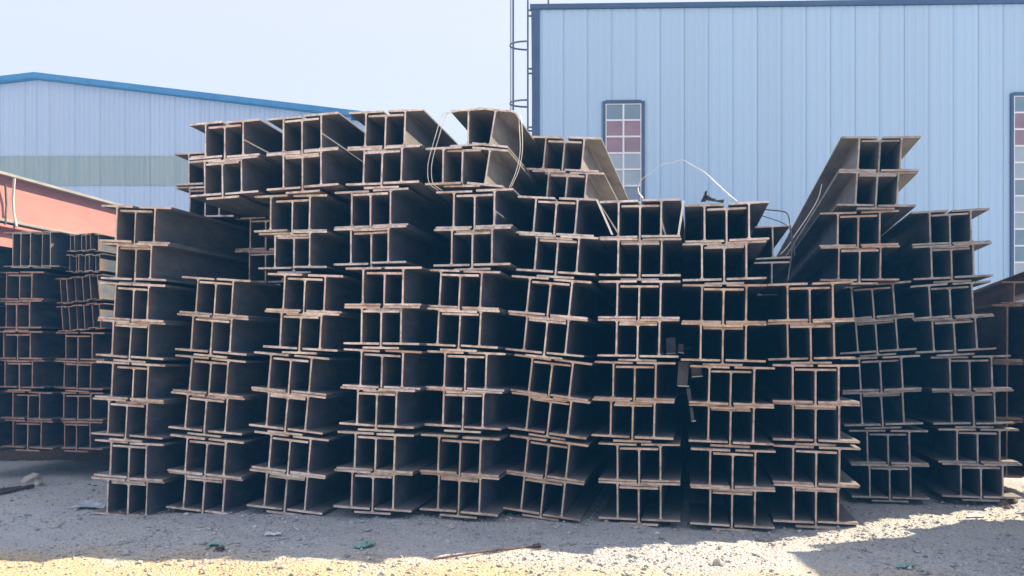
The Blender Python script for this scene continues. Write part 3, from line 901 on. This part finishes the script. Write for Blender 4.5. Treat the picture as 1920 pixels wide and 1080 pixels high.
wire("cable", [P(1420, 402, 8.85), P(1440, 408, 8.8), P(1465, 417, 8.75), P(1478, 426, 8.65), P(1486, 446, 8.5), P(1490, 480, 8.45)],
     0.005, M_CABLE, "second thinner dark cable slanting into the notch right of the eighth column")
wire("tie_wire", [P(1541, 345, 8.95), P(1534, 372, 8.9), P(1515, 405, 8.8), P(1487, 446, 8.55), P(1476, 463, 8.5), P(1463, 477, 8.5)], 0.0035, M_WIRE,
     "light tie wire running down the left side of the tall right bundle")

# crumpled dark scrap lying on the eighth column
mb = MB()
for (a, b_, c) in [((1314, 379), (1326, 358), (1324, 378)), ((1316, 374), (1332, 369), (1338, 378)), ((1330, 371), (1343, 374), (1336, 378)), ((1336, 377), (1358, 375), (1356, 381)), ((1318, 368), (1330, 367), (1322, 376)), ((1322, 360), (1325, 358), (1318, 376))]:
    for dd in (8.62, 8.70):
        pts = [P(*a, dd + random.uniform(-.05, .05)), P(*b_, dd + random.uniform(-.08, .08)), P(*c, dd + 0.1)]
        n_ = (pts[1] - pts[0]).cross(pts[2] - pts[0]).normalized() * 0.006
        mb.quad(pts); mb.quad([p + n_ for p in pts][::-1])
        for i in range(3): mb.quad([pts[i], pts[i] + n_, pts[(i + 1) % 3] + n_, pts[(i + 1) % 3]])
obj("crumpled_scrap", mb.mesh("crumpled_scrap", [M_SCRAP]), label="crumpled black scrap lying on top of the eighth column", cat="scrap")

# small plates wedged in the slot between the seventh and eighth columns
for (x0, y0, x1, y1, d, lean, lab) in [
        (1231, 636, 1241, 663, 8.75, 3, "small grey plate in the upper slot, nearest the seventh column"),
        (1249, 633, 1266, 663, 8.7, -2, "square grey plate in the upper slot between seventh and eighth columns"),
        (1272, 645, 1282, 663, 8.72, 6, "narrow grey plate in the upper slot, nearest the eighth column"),
        (1272, 678, 1292, 724, 8.55, 3, "long grey plate hanging in the slot right of the seventh column"),
        (1296, 688, 1315, 706, 8.6, -4, "short grey plate stuck against the eighth column's left flange"),
        (1287, 728, 1294, 760, 8.55, -8, "thin grey strip hanging low in the slot, upper one"),
        (1293, 764, 1299, 790, 8.55, -5, "thin grey strip hanging low in the slot, lower one")]:
    a = P(x0, y0, d); b_ = P(x1, y1, d)
    w_ = b_.x - a.x; h_ = a.z - b_.z
    mb = MB(); mb.box(-w_ / 2, w_ / 2, -0.004, 0.004, -h_, 0)
    mb.box(-w_ / 2 - 0.002, w_ / 2 + 0.002, -0.05, -0.0045, -h_ - 0.002, -h_ + 0.008, 1)  # pale lip paints in the sunlit lower tip
    o = obj("packing_plate", mb.mesh("packing_plate", [M_PLATE, M_PALE]), loc=((a.x + b_.x) / 2, d, a.z), label=lab, cat="plate", group="plates wedged between the seventh and eighth columns")
    o.rotation_euler = (R(random.uniform(-6, 6)), R(lean), R(random.uniform(-15, 15)))


def rock(name, px, py, w, h, mat, label, cat="rock"):
    c = gpt(px, py)
    mb = MB(); seg, rings = 11, 7
    rr = random.Random(px * 7 + py)
    lump = [[rr.uniform(0.72, 1.15) for _ in range(seg)] for _ in range(rings)]
    for i in range(rings):
        th = math.pi * 0.5 * i / (rings - 1)
        for s in range(seg):
            an = 2 * math.pi * s / seg; k = lump[i][s]
            mb.v.append((w / 2 * math.cos(th) ** 0.6 * math.cos(an) * k, w / 2 * 0.8 * math.cos(th) ** 0.6 * math.sin(an) * k, -0.02 + (h + 0.02) * math.sin(th) * (0.9 + 0.15 * k) + 0.14 * h * math.cos(an)))
    for i in range(rings - 1):
        for s in range(seg):
            a = i * seg + s; b_ = i * seg + (s + 1) % seg
            mb.f.append((a, b_, b_ + seg, a + seg)); mb.m.append(0)
    return obj(name, mb.mesh(name, [mat]), loc=c, label=label, cat=cat)


rock("rock", 60, 911, 0.31, 0.155, M_ROCK, "large pale rock on the dirt before the left background stack")
rock("rock", 1556, 1032, 0.15, 0.045, M_ROCK, "brown-shadowed stone in the sunlit strip at lower right")
rock("rock", 1345, 1060, 0.085, 0.05, M_ROCK, "small pale stone in the sunlit strip near the bottom edge")
rock("rock", 845, 990, 0.07, 0.04, M_ROCK, "small stone before the fifth column, on shaded gravel")
rock("rock", 1430, 965, 0.06, 0.03, M_ROCK, "tiny stone lying under the eighth column")
for k, (px, py, w_, h_) in enumerate([(1878, 948, 0.16, 0.07), (1898, 944, 0.12, 0.06), (1888, 954, 0.08, 0.04)]):
    rock("clod", px, py, w_, h_, M_TIMBER, "%s dark clod of earth by the foot of the rightmost front column" % ("largest", "middle-sized", "smallest")[k], "clod")["group"] = "clods by the rightmost column"
# iron bar with a head, pipe, sheets and scraps on the ground
a, b_ = gpt(813, 1051, 0.012), gpt(1000, 1028, 0.016)
mb = MB(); mb.tube([a, (a + b_) / 2 + Vector((0, 0, 0.012)), b_], 0.010, 8)
bar = obj("iron_bar", mb.mesh("iron_bar", [M_RUST]), label="long dark iron bar with a square head on the foreground gravel", cat="bar")
dv = (b_ - a).normalized()
mb = MB(); mb.tube([b_, b_ + dv * 0.07], 0.024, 4)
obj("bar_head", mb.mesh("bar_head", [M_RUST]), bar)
a, b_ = gpt(-60, 944, 0.03), gpt(62, 915, 0.03)
mb = MB(); mb.tube([a, b_], 0.026, 8)
obj("pipe", mb.mesh("pipe", [M_CABLE]), label="dark pipe lying at the left edge before the pale rock", cat="pipe")
a, b_ = gpt(-80, 934, 0.03), gpt(40, 917, 0.03)
mb = MB(); mb.tube([a, b_], 0.018, 8)
obj("pipe", mb.mesh("pipe", [M_TIMBER]), label="thinner brown pole behind the dark pipe at the left edge", cat="pole")


def sheet(name, poly, mat, label, cat, crumple=0.02, lift=0.012, div=7):
    """crumpled thin sheet lying on the ground: quad of four photograph pixels"""
    c = [gpt(*p) for p in poly]
    rr = random.Random(len(label))
    mb = MB()
    g = []
    for i in range(div + 1):
        for j in range(div + 1):
            u, v = i / div, j / div
            uu = min(max(u + rr.uniform(-0.06, 0.06), -0.08), 1.08); vv = min(max(v + rr.uniform(-0.06, 0.06), -0.08), 1.08)
            p = c[0] * (1 - uu) * (1 - vv) + c[1] * uu * (1 - vv) + c[2] * uu * vv + c[3] * (1 - uu) * vv
            p.z = float(gz(p.x, p.y)) + lift + rr.uniform(0, crumple)
            g.append(p)
    n = len(g); k = div + 1
    mb.v = [tuple(p) for p in g] + [(p.x, p.y, p.z - 0.003) for p in g]
    for i in range(div):
        for j in range(div):
            q = (i * k + j, (i + 1) * k + j, (i + 1) * k + j + 1, i * k + j + 1)
            mb.f.append(q); mb.f.append(tuple(n + t for t in reversed(q))); mb.m += [0, 0]
    return obj(name, mb.mesh(name, [mat]), label=label, cat=cat)


sheet("plastic_sheet", [(132, 956), (200, 956), (203, 938), (158, 944)], M_TARP, "pale blue plastic sheet by the foot of the first column", "plastic sheet", 0.03)
sheet("plastic_scrap", [(495, 1007), (527, 1006), (528, 1002), (500, 1002)], M_PAPER, "white plastic scrap on the gravel before the third column", "scrap", 0.02)
sheet("plastic_scrap", [(1812, 972), (1848, 971), (1846, 967), (1815, 968)], M_PAPER, "white strip lying at the end of the right sunlit band", "scrap", 0.01)
sheet("net_scrap", [(660, 1030), (700, 1028), (706, 1020), (670, 1023)], M_GREENNET, "green net scrap on the gravel before the fourth column", "net", 0.03)
sheet("net_scrap", [(385, 1026), (418, 1026), (412, 1021), (390, 1021)], M_GREENNET, "small green net scrap on the gravel before the second column", "net", 0.015)
sheet("net_scrap", [(1680, 1068), (1712, 1066), (1716, 1058), (1690, 1060)], M_GREENNET, "faint green net scrap in the shade at bottom right", "net", 0.015)
sheet("cardboard_scrap", [(400, 1036), (422, 1034), (420, 1029), (405, 1031)], M_SCRAP, "dark scrap on the gravel before the second column", "scrap", 0.02)
wire("string_end", [P(556, 968, 8.15), P(555, 980, 8.12), gpt(552, 990, 0.01), gpt(560, 996, 0.01)], 0.006, M_PAPER, "white string dangling under the third column", "string")

# ------------------------------------------------------------------ thin haze added over the yard to lift the dark beam insides
m = bpy.data.materials.new("added_haze"); m.use_nodes = True
nt = m.node_tree; nt.nodes.clear()
pv = nt.nodes.new("ShaderNodeVolumePrincipled"); out = nt.nodes.new("ShaderNodeOutputMaterial")
pv.inputs["Color"].default_value = (0.07, 0.40, 1.0, 1)
pv.inputs["Density"].default_value = 0.0044
pv.inputs["Anisotropy"].default_value = 0.0
nt.links.new(pv.outputs[0], out.inputs["Volume"])
mb = MB(); mb.box(-70, 70, -20, 95, -1.2, 19.0)
obj("haze", mb.mesh("haze", [m]), kind="stuff", label="thin bluish haze added over the yard to lift the dark beam insides", cat="haze")
